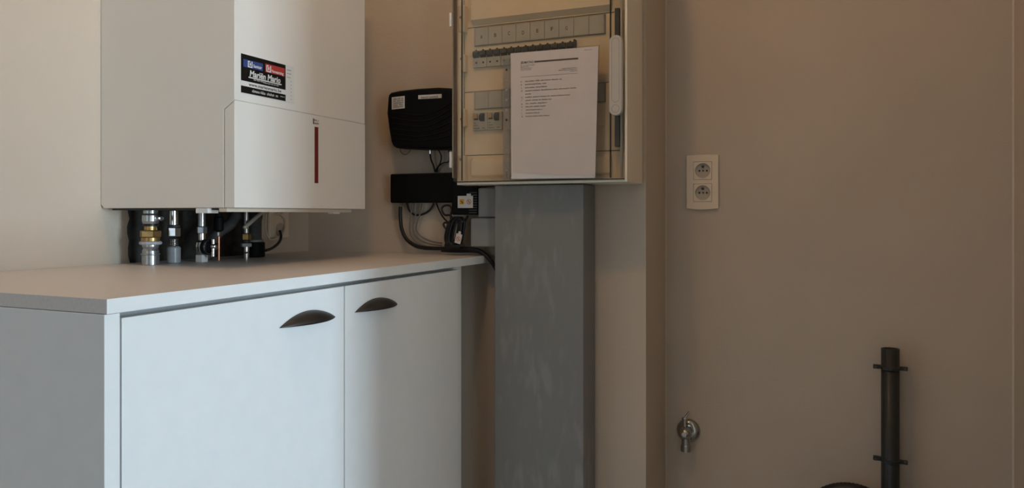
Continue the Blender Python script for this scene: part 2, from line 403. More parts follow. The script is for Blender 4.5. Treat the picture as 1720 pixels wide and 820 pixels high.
# ---------------------------------------------------------------- boiler connections (stand in the worktop)
def stack(name, label, at, prof_parts, cat='pipe', group=None):
    t = thing(name, label, cat, at, group)
    for nm, m, prof, n in prof_parts:
        bm = bmesh.new(); lathe(bm, prof, at, n=n); finish(nm, bm, m, t, smooth=False, bevel=.0006 if n == 6 else 0)
    return t
def cyl(r, a, b, e=.0008): return [(r - e, a), (r, a + e), (r, b - e), (r - e, b)]
p1 = stack('pipe_connection', 'thick pipe connection with brass hex nut and galvanised sleeve, leftmost under boiler', (-1.338, 1.163, ZT), [
    ('press_sleeve', 'steel', cyl(.0172, 0, .0215), 28), ('collar', 'steel', cyl(.0192, .0215, .0245), 28),
    ('coupling', 'steel', [(.0165, .0245), (.0165, .030), (.0145, .034), (.0165, .039), (.0165, .0425)], 28),
    ('sealing_flange', 'teflon', cyl(.0225, .0425, .0495, .002), 14), ('brass_ring', 'brass', cyl(.0185, .0495, .058), 28),
    ('hex_nut', 'brass', cyl(.0218, .058, .0725, .0018), 6), ('brass_neck', 'brass', cyl(.0125, .0725, .082), 28),
    ('rubber_ring', 'rubber', cyl(.0155, .0815, .0865), 28), ('valve_body', 'steel', [(.0150, .0865), (.0168, .092), (.0168, .104), (.0145, .108), (.0145, .1145)], 28)])
bm = bmesh.new(); lathe(bm, [(.006, 0), (.006, .012), (.004, .013)], (-1.325, 1.168, ZT + .098), 'x', 16); finish('side_screw', bm, 'chrome', p1)
p2 = stack('pipe_connection', 'chrome connector over a milky plastic sleeve, second pipe from the left under boiler', (-1.327, 1.2135, ZT), [
    ('plastic_sleeve', 'milky', cyl(.0140, 0, .037, .003), 24),
    ('ribbed_insert', 'chrome', sum([[(.0085, .037 + i * .0035), (.0100, .0388 + i * .0035)] for i in range(5)], []), 24),
    ('hex_nut', 'chrome', cyl(.0140, .0585, .078, .0015), 6), ('ring', 'dark', cyl(.0125, .078, .083), 24), ('pipe_end', 'chrome', cyl(.0092, .083, .1145), 24)])
p3 = stack('shutoff_valve', 'chrome shut-off valve with round black dial and lever under the boiler', (-1.318, 1.2825, ZT), [
    ('square_foot', 'white', cyl(.0125, 0, .016, .001), 4), ('valve_body', 'chrome', [(.011, .016), (.0135, .024), (.0155, .034), (.0135, .044), (.0095, .048)], 24),
    ('pipe_neck', 'chrome', cyl(.0078, .048, .065), 24), ('hex_nut', 'steel', cyl(.0118, .0635, .079, .0015), 6), ('upper_pipe', 'steel', cyl(.0080, .079, .1145), 24)], cat='valve')
bm = bmesh.new(); lathe(bm, [(.014, 0), (.0175, .004), (.0175, .012), (.011, .016), (.011, .020)], (-1.308, 1.281, ZT + .0335), 'x', 28); finish('dial', bm, 'black', p3)
bm = bmesh.new(); lathe(bm, [(.0145, 0), (.0152, .0012), (.0125, .0016)], (-1.2955, 1.281, ZT + .0335), 'x', 28); finish('dial_ring', bm, 'chrome', p3)
bm = bmesh.new(); lathe(bm, [(.005, 0), (.0085, .006), (.0085, .012), (.005, .016)], (-1.290, 1.282, ZT + .035), 'x', 20); tube(bm, [(-1.280, 1.278, ZT + .012), (-1.280, 1.2785, ZT + .03), (-1.281, 1.2800, ZT + .052)], .0042, 10); finish('lever', bm, 'chrome', p3, smooth=True)
p4 = stack('copper_tube', 'thin copper capillary tube beside the shut-off valve under boiler', (-1.322, 1.337, ZT), [
    ('tube', 'copper', cyl(.0026, 0, .056, .0004), 12), ('fitting', 'chrome', cyl(.0042, .056, .066), 6), ('sensor_cap', 'black', [(.006, .066), (.011, .070), (.011, .098), (.008, .101), (.008, .1145)], 20)], cat='pipe')
p5 = stack('pipe_connection', 'slim chrome pipe with small brass nut, under the boiler beside black canister', (-1.325, 1.428, ZT), [
    ('chrome_pipe', 'chrome', [(.0072, 0), (.0072, .012), (.0062, .014), (.0072, .016), (.0072, .028)], 20), ('sealing_ring', 'teflon', cyl(.0128, .028, .036), 6),
    ('neck', 'dark', cyl(.009, .036, .044), 20), ('hex_nut', 'brass', cyl(.0122, .044, .060, .0014), 6), ('steel_pipe', 'steel', cyl(.0062, .060, .1145), 20)])
p6 = stack('condensate_trap', 'black round canister with clear rim under the boiler near wall socket', (-1.352, 1.486, ZT), [
    ('canister', 'black', cyl(.0250, 0, .037, .002), 32), ('rim', 'milky', cyl(.0215, .037, .043), 32), ('riser_pipe', 'insul', cyl(.0170, .043, .1145), 28)], cat='trap')
bm = bmesh.new(); tube(bm, [(-1.370, 1.345, ZT + .0015), (-1.368, 1.350, ZT + .03), (-1.360, 1.372, ZT + .062), (-1.352, 1.405, ZT + .083), (-1.352, 1.425, ZT + .108)], .0125, 14, 10, ribs=.10)
tag(finish('ribbed_hose', bm, 'insul', smooth=True), 'dark grey ribbed hose curving up behind the boiler pipes', 'hose')
bm = bmesh.new(); tube(bm, [ax(410.5, 383, -1.300), ax(425, 370, -1.305), ax(440, 357, -1.310), ax(446, 352.5, -1.313)], .0048, 12)
tag(finish('plastic_tube', bm, 'beige', smooth=True), 'beige plastic tube slanting down to the small brass nut', 'tube')
# socket on the left wall under the boiler, with its cords
so = thing('wall_socket', 'beige double socket on left wall, half hidden under the boiler', 'socket', (W1, 1.665, 1.034))
box('plate', 'ivory', W1, W1 + .010, 1.6255, 1.7045, 1.034, 1.175, so, bevel=.004)
for z in (1.0575, 1.1185):
    box('insert', 'ivory', W1 + .010, W1 + .0115, 1.643, 1.688, z - .0225, z + .0225, so, bevel=.0005)
    bm = bmesh.new(); lathe(bm, [(.019, 0), (.019, .0008)], (W1 + .0115, 1.6655, z), 'x', 24); finish('well', bm, 'well', so)
bm = bmesh.new(); tube(bm, [ax(447, 357, -1.40), ax(446, 372, -1.40), ax(446.5, 388, -1.395), ax(450, 398, -1.39), ax(456, 403, -1.385), ax(466, 400, -1.39), ax(474, 394, -1.40), ax(479, 384, -1.41), ax(479, 370, -1.415), ax(473, 362, -1.417), ax(465, 358, -1.42)], .0022, 8)
tag(finish('boiler_cord', bm, 'beige', smooth=True), 'beige power cord looping from boiler to the half-hidden socket', 'cord')
bm = bmesh.new(); tube(bm, [ax(445.5, 421, -1.352), ax(455, 418, -1.36), ax(464, 412, -1.37), ax(470, 405, -1.38), ax(472, 397, -1.39), ax(470, 388, -1.405)], .0038, 10)
tag(finish('sensor_cord', bm, 'rubber', smooth=True), 'short black cord curving from the canister to the wall socket', 'cord')

# ================================================================ grey duct
DX0, DX1, DY = -.7934, -.5637, 1.7071
tag(box('cable_duct', 'duct', DX0, DX1, DY, W2 - .0006, 0, 1.1705, bevel=.0015), 'tall grey rectangular cable duct below the fuse box', 'duct')

# ================================================================ distribution board
FY = 1.660; IY = 1.700
db = thing('fuse_box', 'cream fuse box with clear plastic door above the grey duct', 'fuse box', (-.67, W2, 1.172))
X0, X1, Z0, Z1 = -.8855, -.4455, 1.1725, 1.86
bm = bmesh.new()
bx(bm, X0, X1, W2 - .006, W2 - .0008, Z0, Z1)
prism(bm, [(X0, FY + .022), (X0, W2 - .006), (X0 + .010, W2 - .006), (X0 + .010, FY + .022)], 'z', Z0, Z1)
prism(bm, [(X1, FY - .001), (X1 + .002, W2 - .02), (X1, W2 - .006), (X1 - .006, W2 - .006), (X1 - .006, FY - .001)], 'z', Z0, Z1)
bx(bm, X0 + .01, X1 - .006, FY + .004, W2 - .006, Z0, Z0 + .006); bx(bm, X0 + .01, X1 - .006, FY + .012, W2 - .006, Z1 - .01, Z1)
finish('enclosure', bm, 'tub', db, bevel=.0012)
# inner cover: three stacked plates
seams = [Z0 + .006, 1.2465, 1.4045, 1.565, Z1 - .01]
for i in range(4):
    bm = bmesh.new(); bx(bm, X0 + .012, X1 - .008, IY, IY + .004, seams[i] + .0008, seams[i + 1] - .0008); finish('cover_plate', bm, 'cover', db, bevel=.001)
bm = bmesh.new(); prism(bm, [(IY, 1.5685), (IY - .013, 1.5805), (IY - .013, 1.700), (IY, 1.712)], 'x', X0 + .035, -.492); finish('raised_ridge', bm, 'cover', db, bevel=.002)
for z in (1.213, 1.585): bx_ = box('hinge_block', 'cover', X0 + .004, X0 + .0215, IY - .020, IY - .0005, z - .033, z + .033, db, bevel=.002)
for z in (1.340, 1.475): box('hinge_block', 'cover', X0 + .006, X0 + .0215, IY - .016, IY - .0005, z - .022, z + .022, db, bevel=.002)
bm = bmesh.new(); prism(bm, [(IY, 1.190), (IY - .010, 1.196), (IY - .010, 1.232), (IY, 1.240)], 'x', X0 + .035, -.492); finish('raised_ridge', bm, 'cover', db, bevel=.002)
# label strips
def strip(zc0, zc1, x0, n, pitch, letters):
    box('label_frame', 'cardframe', x0 - .0022, x0 + n * pitch + .0022, IY - .003, IY, zc0 - .0020, zc1 + .0020, db)
    for i in range(n):
        c = box('label_card', 'card', x0 + i * pitch + .0004, x0 + (i + 1) * pitch - .0004, IY - .005, IY - .003, zc0, zc1, db, bevel=.0004)
        if i < len(letters): text('letter', letters[i], 'ink', c, (x0 + i * pitch + .0155, IY - .0050, zc0 + .0155 + .001 * (i % 3)), (1, 0, .0), U_, .0125, width=.0058, bold=.012)
PX = (.8423 - .5094) / 9
strip(1.5185, 1.5605, -.8423, 9, PX, 'ABCDEFG')
strip(1.3615, 1.4025, -.8423, 9, PX, '')
# breakers A to G
def breaker(x0, x1, z0, z1):
    t = box('breaker', 'module', x0 + .0004, x1 - .0004, IY - .007, IY - .0002, z0, z1, db, bevel=.0008)
    n = 2; p = (x1 - x0) / n
    for k in range(n):
        a = x0 + k * p
        bm = bmesh.new(); prism(bm, [(IY - .007, z1 - .019), (IY - .013, z1 - .013), (IY - .013, z1 - .005), (IY - .007, z1 - .001)], 'x', a + .0012, a + p - .0012); finish('toggle', bm, 'toggle', t, bevel=.0006)
        bm = bmesh.new(); bx(bm, a + p / 2 - .0022, a + p / 2 + .0022, IY - .0075, IY - .007, z0 + .0095, z0 + .0135); finish('marking', bm, 'ink', t)
        bm = bmesh.new(); lathe(bm, [(.0030, 0), (.0030, -.0010)], (a + p / 2, IY - .007, z1 - .001 + .0), 'y', 10); finish('screw', bm, 'toggle', t)
for i in range(7): breaker(-.8465 + i * .0378, -.8465 + (i + 1) * .0378, 1.4632, 1.5055)
box('end_stop', 'toggle', -.5815, -.5780, IY - .014, IY, 1.487, 1.5085, db)
for i in range(2):
    x0 = -.8468 + i * .0398
    t = box('residual_current_breaker', 'module', x0 + .0004, x0 + .0394, IY - .007, IY - .0002, 1.3075, 1.3515, db, bevel=.0008)
    bm = bmesh.new(); prism(bm, [(IY - .007, 1.329), (IY - .016, 1.333), (IY - .016, 1.343), (IY - .007, 1.3495)], 'x', x0 + .0205, x0 + .0325); finish('toggle', bm, 'toggle', t, bevel=.0008)
    box('test_button', 'orange', x0 + .0035, x0 + .0135, IY - .011, IY - .007, 1.3365, 1.3485, t, bevel=.0008)
    box('button_shade', 'toggle', x0 + .0030, x0 + .0145, IY - .0078, IY - .007, 1.3335, 1.3363, t)
    bm = bmesh.new()
    for z, a, l in ((1.3245, .003, .005), (1.3185, .003, .012), (1.3115, .003, .016), (1.3115, .026, .008)): scribble(bm, (x0 + a, IY - .007, z), (1, 0, 0), U_, l, .0032, .0002, seed=int(z * 3000 + i))
    finish('marking', bm, 'ink', t)
box('blank_cover', 'cover', -.7625, -.5094, IY - .005, IY - .0002, 1.3045, 1.3555, db, bevel=.001)
# dark side slot and a pale rod standing in for the highlight on the door bevel
for a, b in ((1.2535, 1.325), (1.497, 1.568)): 
    s_ = box('latch_slot', 'slot', -.4800, -.4690, IY - .022, IY - .002, a, b, db, bevel=.0008)
bm = bmesh.new(); lathe(bm, cyl(.0032, Z0 + .01, Z1 - .02), (-.4640, IY - .020, 0), n=16); finish('highlight_rod', bm, 'lever', db, smooth=True)
# clear door
door = box('clear_door', 'clear_door', -.8835, -.4495, FY - .003, FY, Z0 + .0078, Z1 - .004, db, bevel=.0012); door['label'] = 'hinged door of clear plastic'
bm = bmesh.new(); bx(bm, -.8835, -.8815, FY, IY - .02, Z0 + .0078, Z1 - .004); bx(bm, -.4515, -.4495, FY, FY + .012, Z0 + .0078, Z1 - .004); finish('door_rim', bm, 'clear_door', door)
bm = bmesh.new()
bx(bm, -.8622, -.8608, FY, FY + .006, Z0 + .010, Z1 - .006)
bx(bm, -.4862, -.4846, FY, FY + .008, Z0 + .010, Z1 - .006)
bx(bm, -.4518, -.4500, FY, FY + .006, Z0 + .008, Z1 - .004)
bx(bm, -.8800, -.4500, FY - .0005, FY + .010, Z0 + .0062, Z0 + .0078)  # shadow gap below the door, put in as a dark strip
finish('door_dark_lines', bm, 'darkgap', door)
for z0, z1 in ((1.2143, 1.2541), (1.5618, 1.5964)): box('hinge_clip', 'white', -.8935, -.8880, FY - .004, FY + .024, z0, z1, door, bevel=.0012)
bm = bmesh.new(); bx(bm, -.8880, -.8845, FY + .002, FY + .02, 1.19, 1.80); finish('hinge_bar', bm, 'cardframe', door)
for z in (1.240, 1.340, 1.490, 1.592):
    bm = bmesh.new(); lathe(bm, [(.0036, 0), (.0036, -.0014), (.0015, -.0016)], (-.8735, IY - .0205 if z in (1.240, 1.592) else IY - .0165, z - .004), 'y', 14); finish('cover_screw', bm, 'cardframe', db)
# latch handle: rounded bar with a slot outline and a ring
def stadium(xc, z0, z1, r, n=12):
    return [(xc + r * math.cos(a), z1 - r + r * math.sin(a)) for a in [math.pi * i / n for i in range(n + 1)]] + [(xc + r * math.cos(a), z0 + r + r * math.sin(a)) for a in [math.pi + math.pi * i / n for i in range(n + 1)]]
bm = bmesh.new(); prism(bm, stadium(-.4683, 1.3195, 1.4992, .0150), 'y', FY - .016, FY - .003); lat = finish('latch_handle', bm, 'lever', db, bevel=.0025, seg=3)
def outline(p, q, y0, y1, name, par):
    bm = bmesh.new(); n = len(p)
    R = [[bm.verts.new((a[0], y, a[1])) for a in l] for y in (y0, y1) for l in (p, q)]
    for i in range(n):
        j = (i + 1) % n
        for a, b in ((0, 1), (1, 3), (3, 2), (2, 0)): bm.faces.new((R[a][i], R[a][j], R[b][j], R[b][i]))
    return finish(name, bm, 'cardframe', par)
outline(stadium(-.4683, 1.3490, 1.4925, .0088), stadium(-.4683, 1.3498, 1.4917, .0080), FY - .0162, FY - .0158, 'slot_outline', lat)
outline(stadium(-.4683, 1.3260, 1.3440, .0090), stadium(-.4683, 1.3270, 1.3430, .0080), FY - .0162, FY - .0158, 'lock_ring', lat)

# sheets in a clear punched pocket hanging on the fuse-box door
def sheet(name, m, pts, y, thick, parent=None, curl=.0, n=10):
    bm = bmesh.new(); g = []
    (tl, tr, br, bl) = [Vector((p[0], 0, p[1])) for p in pts]
    for s in (0, thick):
        rows = []
        for i in range(n + 1):
            v = i / n; row = []
            for j in range(n + 1):
                u = j / n
                p = (tl * (1 - u) + tr * u) * (1 - v) + (bl * (1 - u) + br * u) * v
                p.y = y + s - curl * math.sin(u * math.pi) * (.4 + .6 * v) - curl * .3 * math.sin(v * 9 + u * 3) * .3
                row.append(bm.verts.new(p))
            rows.append(row)
        g.append(rows)
        for i in range(n):
            for j in range(n): bm.faces.new((rows[i][j], rows[i][j + 1], rows[i + 1][j + 1], rows[i + 1][j]))
    for i in range(n):
        for (a, b) in (((i, 0), (i + 1, 0)), ((i, n), (i + 1, n)), ((0, i), (0, i + 1)), ((n, i), (n, i + 1))):
            bm.faces.new((g[0][a[0]][a[1]], g[0][b[0]][b[1]], g[1][b[0]][b[1]], g[1][a[0]][a[1]]))
    return finish(name, bm, m, parent, smooth=False)
YP = FY - .0068
doc = thing('printed_sheet', 'printed circuit list on white paper hanging on the fuse-box door', 'document', (-.62, YP, 1.186))
sheet('paper', 'paper', [(-.7270, 1.4812), (-.5105, 1.4795), (-.5180, 1.1850), (-.7215, 1.1990)], YP, .0002, doc)
tl = Vector((-.7270, YP, 1.4812)); R2 = Vector((.2165, 0, -.0017)).normalized(); D2 = Vector((.0085, 0, -.297)).normalized(); U2 = -D2
def at_doc(u, v): return tl + R2 * u + D2 * v      # millimetres right and down on the sheet
def dd(u, v): return at_doc(u / 1000, v / 1000)
text('heading', 'JELMATAG', 'ink', doc, dd(26, 26.5), R2, U2, .0075, width=.032, bold=.02)
bm = bmesh.new(); quad(bm, dd(60, 26.3) - Vector((0, .0002, 0)), dd(168, 26.3) - Vector((0, .0002, 0)), dd(168, 22.3) - Vector((0, .0002, 0)), dd(60, 22.3) - Vector((0, .0002, 0))); finish('heading_bar', bm, 'inkbrown', doc)
bm = bmesh.new(); quad(bm, dd(24, 58.2) - Vector((0, .0002, 0)), dd(166, 58.2) - Vector((0, .0002, 0)), dd(166, 57.6) - Vector((0, .0002, 0)), dd(24, 57.6) - Vector((0, .0002, 0))); finish('rule', bm, 'inkbrown', doc)
bm = bmesh.new()
for v, l in ((32, 36), (35.5, 20), (39, 28), (42.5, 26)): scribble(bm, dd(25, v), R2, U2, l / 1000, .0023, .0002, seed=v * 7)
for v, u, l in ((46, 128, 36), (49.5, 119, 46), (53, 147, 18)): scribble(bm, dd(u, v), R2, U2, l / 1000, .0023, .0002, seed=v * 5)
rows = [(70, 92), (77.5, 54), (85, 56), (92.5, 126), (100, 15), (107.5, 112), (115, 66), (122.5, 55), (130, 51), (137.5, 42), (145, 36), (152.5, 60)]
for i, (v, l) in enumerate(rows): scribble(bm, dd(35, v), R2, U2, l / 1000, .0034, .0002, seed=100 + i)
scribble(bm, dd(183, 7), R2, U2, .018, .0018, .0002, seed=77)
finish('printed_lines', bm, 'ink', doc)
for ch, i in zip('abcdefghijk', (0, 1, 2, 3, 5, 6, 7, 8, 9, 10, 11)): text('item_letter', ch, 'ink', doc, dd(24.5, rows[i][0]), R2, U2, .005, bold=.02)
tag(sheet('back_sheet', 'paper2', [(-.7272, 1.4780), (-.5130, 1.4760), (-.5190, 1.1825), (-.7255, 1.1835)], YP + .0012, .0002), 'second white sheet peeking out behind the printed list', 'document')
slv = thing('plastic_sleeve', 'clear punched plastic pocket holding the printed list', 'sleeve', (-.63, YP, 1.181))
sheet('pocket_front', 'sleeve', [(-.7285, 1.4840), (-.5070, 1.4815), (-.5150, 1.1795), (-.7285, 1.1805)], YP - .0016, .0002, slv)
bm = bmesh.new(); bx(bm, -.7462, -.7285, YP - .0008, YP - .0005, 1.1805, 1.4690); ms = finish('punched_margin', bm, 'strip', slv)
for i in range(11):
    z = 1.205 + i * .0238; bm = bmesh.new(); lathe(bm, [(.0028, 0), (.0028, -.0003)], (-.7372, YP - .0008, z), 'y', 14); finish('punch_hole', bm, 'ink' if i in (5, 10) else 'cardframe', ms)
bm = bmesh.new(); bx(bm, -.7290, -.7280, YP - .0012, YP - .0006, 1.1805, 1.4720); finish('weld_line', bm, 'darkgap' if False else 'strip', slv)
bm = bmesh.new(); scribble(bm, (-.7355, YP - .0008, 1.186), (0, 0, 1), (-1, 0, 0), .022, .0030, .0002, seed=55); finish('margin_print', bm, 'ink', ms)

# ================================================================ network gear left of the fuse box
NY = 1.738
nt_ = thing('network_modem', 'black wall-mounted modem with curved ribs and two white labels', 'modem', (-1.04, W2, 1.275))
cxm = (ay(649, 200, NY).x + ay(766, 200, NY).x) / 2
out = [ay(664, 248.5, NY), ay(700, 250, NY), ay(740, 250, NY), ay(766, 248, NY), ay(772, 200, NY), ay(769, 152, NY), ay(762, 148, NY), ay(735, 146.5, NY), ay(700, 148.5, NY), ay(670, 152, NY), ay(656, 155, NY), ay(651, 158.5, NY), ay(649, 190, NY), ay(652, 215, NY), ay(656, 238, NY), ay(659, 245, NY)]
bm = bmesh.new(); prism(bm, [(p.x, p.z) for p in out], 'y', NY, W2 - .0005); body = finish('housing', bm, 'black', nt_, bevel=.008, seg=3)
for i, (cy, dl, dr) in enumerate(((193, 8, 20), (203, 9, 20), (212, 9, 19), (221, 9, 17), (229, 8, 13), (236, 6, 9))):
    bm = bmesh.new(); tube(bm, [ay(659, cy - dl + 4, NY), ay(680, cy - 1, NY), ay(700, cy + 1, NY), ay(722, cy - 1, NY), ay(742, cy - dr * .5, NY), ay(758, cy - dr, NY)], .0020, 8); finish('rib', bm, 'black', body, smooth=True)
def label_on(par, px0, py0, px1, py1, Y, slope, seed, rows_, hh):
    a, b = ay(px0, py1, Y), ay(px1, py1 - slope, Y); h = ay(px0, py0, Y).z - a.z
    Rr = (b - a); L = Rr.length; Rr.normalize(); Uu = Vector((0, 0, 1))
    bm = bmesh.new(); prism(bm, [(a.x, a.z), (b.x, b.z), (b.x, b.z + h), (a.x, a.z + h)], 'y', Y, Y + .0010)
    l = finish('label', bm, 'stick_white', par); bm = bmesh.new()
    for k in range(rows_): scribble(bm, a + Rr * L * .12 + Uu * (h * (.12 + .8 * k / rows_)), Rr, Uu, L * .76, hh, .0004, seed=seed + k)
    finish('label_print', bm, 'ink', l)
label_on(body, 658, 163.5, 679.5, 184, NY - .0010, 2.2, 300, 5, .0048)
label_on(body, 702.5, 160, 741.5, 166.5, NY - .0010, 2.0, 320, 1, .0062)
sw = thing('switch_box', 'flat black rectangular box below the modem', 'network switch', (-1.01, W2, 1.13))
a_, b_ = ay(655, 341, 1.765), ay(790, 289, 1.765)
box('housing', 'black', a_.x, b_.x, 1.765, W2 - .0005, a_.z, b_.z, sw, bevel=.004)
box('port', 'steel', ay(670.5, 350, 1.775).x, ay(674.5, 350, 1.775).x, 1.775, 1.783, a_.z - .008, a_.z - .0002, sw)
def cable(name, pts, r, m, label, cat='cable', group=None):
    bm = bmesh.new(); tube(bm, pts, r, 12, 8); return tag(finish(name, bm, m, smooth=True), label, cat, group)
cable('black_cable', [ay(672.5, 347, 1.779), ay(672.5, 365, 1.779), ay(675, 385, 1.778), ay(683, 402, 1.776), ay(697, 412.5, 1.773), ay(712, 416.5, 1.770), ay(735, 417.5, 1.766), ay(765, 417.5, 1.760), ay(790, 418.2, 1.757), ay(805, 421, 1.756), ay(816, 429, 1.757), ay(825, 439, 1.76), ay(832, 450, 1.765), ay(838, 462, 1.77)], .0052, 'rubber', 'thick black cable hanging from the switch box and along the worktop')
for i, (dx, lab) in enumerate(((0, 'leftmost'), (9, 'middle'), (17, 'rightmost'))):
    cable('grey_cable', [ay(692 + dx, 341.5, 1.785), ay(690.5 + dx * .9, 358, 1.785), ay(688 + dx * .7, 378, 1.784), ay(690 + dx * .6, 395 - i * 3, 1.786), ay(700 + dx * .6, 407 - i * 4, 1.786), ay(716 + dx * .5, 413.5 - i * 4, 1.786), ay(742, 416.5 - i * 4, 1.786)], .0021, 'gcable', lab + ' of three thin grey cables hanging from the switch box')
cable('loop_cable', [ay(683, 341.5, 1.787), ay(688, 354, 1.788), ay(697, 361, 1.788), ay(710, 360, 1.788), ay(722, 353, 1.788), ay(729, 341.5, 1.788)], .0028, 'rubber', 'black cable in a shallow loop right under the switch box')
cable('modem_cable', [ay(722.5, 258, 1.772), ay(724, 268, 1.775), ay(728, 278, 1.780), ay(731, 289.5, 1.784)], .0024, 'rubber', 'black cable with metal plug from modem down to switch box')
bm = bmesh.new(); p = ay(722.5, 259, 1.772); lathe(bm, cyl(.0032, 0, .014), (p.x, p.y, p.z), n=14); finish('plug', bm, 'chrome', bpy.data.objects['modem_cable'])
cable('modem_lead', [ay(735, 250, 1.776), ay(741, 262, 1.778), ay(739, 275, 1.780), ay(733, 284, 1.784), ay(732, 289.5, 1.786)], .0018, 'rubber', 'thin black lead bowing beside the modem cable')
cable('side_lead', [ay(753, 250, 1.776), ay(755, 262, 1.778), ay(753, 272, 1.780), ay(744, 274, 1.780), ay(736, 281, 1.784), ay(734, 289.5, 1.786)], .0017, 'rubber', 'thin black lead beside the fuse-box edge under the modem')
cable('grey_lead', [ay(672, 249.5, 1.78), ay(674, 256, 1.78), ay(680, 260, 1.782), ay(686, 257, 1.784), ay(690, 250.5, 1.784)], .0014, 'gcable', 'short grey lead curling under the modem corner')
# adapter, grey boxes
ga, gb = ay(802.5, 365, 1.742), ay(838, 315, 1.742)
ju = thing('junction_box', 'upper grey surface box beside the duct, black adapter plugged in', 'junction box', (-.83, W2, ga.z), 'grey surface boxes beside the duct')
box('lid', 'junction', ga.x, gb.x, 1.742, 1.752, ga.z, gb.z, ju, bevel=.004); box('base', 'junction', ga.x + .002, gb.x - .002, 1.752, W2 - .0005, ga.z + .002, gb.z - .002, ju, bevel=.002)
ga2, gb2 = ay(790, 414.5, 1.738), ay(836, 366.5, 1.738)
jl = thing('junction_box', 'lower grey surface box beside the duct, just over the worktop', 'junction box', (-.84, W2, ga2.z), 'grey surface boxes beside the duct')
box('lid', 'junction', ga2.x, gb2.x, 1.738, 1.748, ga2.z, gb2.z, jl, bevel=.004); box('base', 'junction', ga2.x + .002, gb2.x - .002, 1.748, W2 - .0005, ga2.z + .002, gb2.z - .002, jl, bevel=.002)
aa, ab = ay(758, 361, 1.735), ay(803, 308, 1.735)
ad = thing('power_adapter', 'black power adapter with vent slots and a white warning tag', 'adapter', ((aa.x + ab.x) / 2, 1.76, aa.z))
box('housing', 'black', aa.x, ab.x - .004, 1.735, 1.764, aa.z, ab.z, ad, bevel=.004)
vx0, vx1 = ay(788, 350, 1.7345).x, ay(801, 350, 1.7345).x
for i in range(9): z = ay(790, 358 - i * 4.2, 1.7345).z; box('vent_slat', 'insul', vx0, vx1, 1.7335, 1.735, z, z + .0022, ad)
ta, tb = ay(769, 349.5, 1.731), ay(794.5, 329, 1.731)
tg = box('warning_tag', 'stick_white', ta.x, tb.x, 1.7305, 1.7312, ta.z, tb.z, ad); tg['label'] = 'white tag with yellow and red symbols'
box('tag_neck', 'stick_white', ay(784, 330, 1.731).x, ay(791, 330, 1.731).x, 1.7305, 1.7312, tb.z, ay(785, 325.5, 1.731).z, ad)
pc = ay(775.8, 339, 1.7304); bm = bmesh.new(); bx(bm, pc.x - .0065, pc.x + .0065, 1.7302, 1.7305, pc.z - .0065, pc.z + .0065); finish('tag_symbol', bm, 'tag_yellow', tg)
bm = bmesh.new(); bx(bm, pc.x - .004, pc.x + .004, 1.7300, 1.7302, pc.z - .001, pc.z + .001, rot=(pc, .6, 'Y')); bx(bm, pc.x - .0035, pc.x + .0035, 1.7300, 1.7302, pc.z - .004, pc.z - .003); finish('symbol_print', bm, 'ink', tg)
def ring_symbol(par, c, r, rot=0.):
    n = 22; bm = bmesh.new(); R = [[bm.verts.new((c.x + rad * math.cos(2 * math.pi * k / n), c.y, c.z + rad * math.sin(2 * math.pi * k / n))) for k in range(n)] for rad in (r, r * .76)]
    for k in range(n): bm.faces.new((R[0][k], R[0][(k + 1) % n], R[1][(k + 1) % n], R[1][k]))
    bx(bm, c.x - r * .8, c.x + r * .8, c.y - .0001, c.y, c.z - r * .1, c.z + r * .1, rot=(c, .785, 'Y'))
    bx(bm, c.x - r * .15, c.x + r * .15, c.y - .0001, c.y, c.z - r * .45, c.z + r * .45)
    finish('ring_symbol', bm, 'tag_red', par)
ring_symbol(tg, ay(787.8, 339, 1.7303), .0066)
# coiled bundle of black cord with its own tag
coil = thing('cord_bundle', 'tied bundle of black cord with white tag beside the grey boxes', 'cord', (-.92, 1.75, ZT))
def part_tube(name, pts, r, m='rubber'):
    bm = bmesh.new(); tube(bm, pts, r, 10, 8); finish(name, bm, m, coil, smooth=True)
for k in range(5):
    dx = (k - 2) * 3.2; dy = (k % 2) * 4; Y = 1.752 - .004 * (k % 3)
    part_tube('coil_loop', [ay(757 + dx, 412 - dy, Y), ay(754 + dx, 400, Y), ay(758 + dx, 380, Y), ay(764 + dx * .8, 368 + dy, Y), ay(771 + dx * .8, 366 + dy, Y), ay(775 + dx * .8, 374, Y - .003), ay(773 + dx * .8, 392, Y - .003), ay(768 + dx, 410, Y - .002), ay(761 + dx, 417 - dy, Y), ay(757 + dx, 412 - dy, Y)], .0030)
part_tube('coil_loop', [ay(763, 372, 1.758), ay(756, 362, 1.758), ay(747, 361, 1.758), ay(742, 352, 1.758), ay(746, 346, 1.757), ay(755, 345.5, 1.756), ay(759, 352, 1.755), ay(757, 362, 1.755), ay(758, 374, 1.755)], .0028)
part_tube('coil_loop', [ay(758, 380, 1.752), ay(749, 374, 1.752), ay(745, 377, 1.752), ay(749, 384, 1.752), ay(758, 389, 1.752)], .0026)
part_tube('lead', [ay(733, 341.5, 1.786), ay(738, 354, 1.782), ay(745, 366, 1.772), ay(753, 374, 1.760), ay(760, 380, 1.754)], .0022)
part_tube('lead', [ay(786, 363, 1.750), ay(782, 370, 1.752), ay(777, 378, 1.752), ay(772, 388, 1.750)], .0032)
part_tube('cord_tie', [ay(748, 412, 1.742), ay(760, 414, 1.738), ay(772, 413, 1.738), ay(780, 411, 1.742)], .0045)
bx0 = ay(776, 366, 1.748); bm = bmesh.new(); bx(bm, bx0.x - .010, bx0.x + .010, 1.746, 1.749, bx0.z - .010, bx0.z - .004, rot=(bx0, .7, 'Y')); finish('plug_label', bm, 'beige', coil)
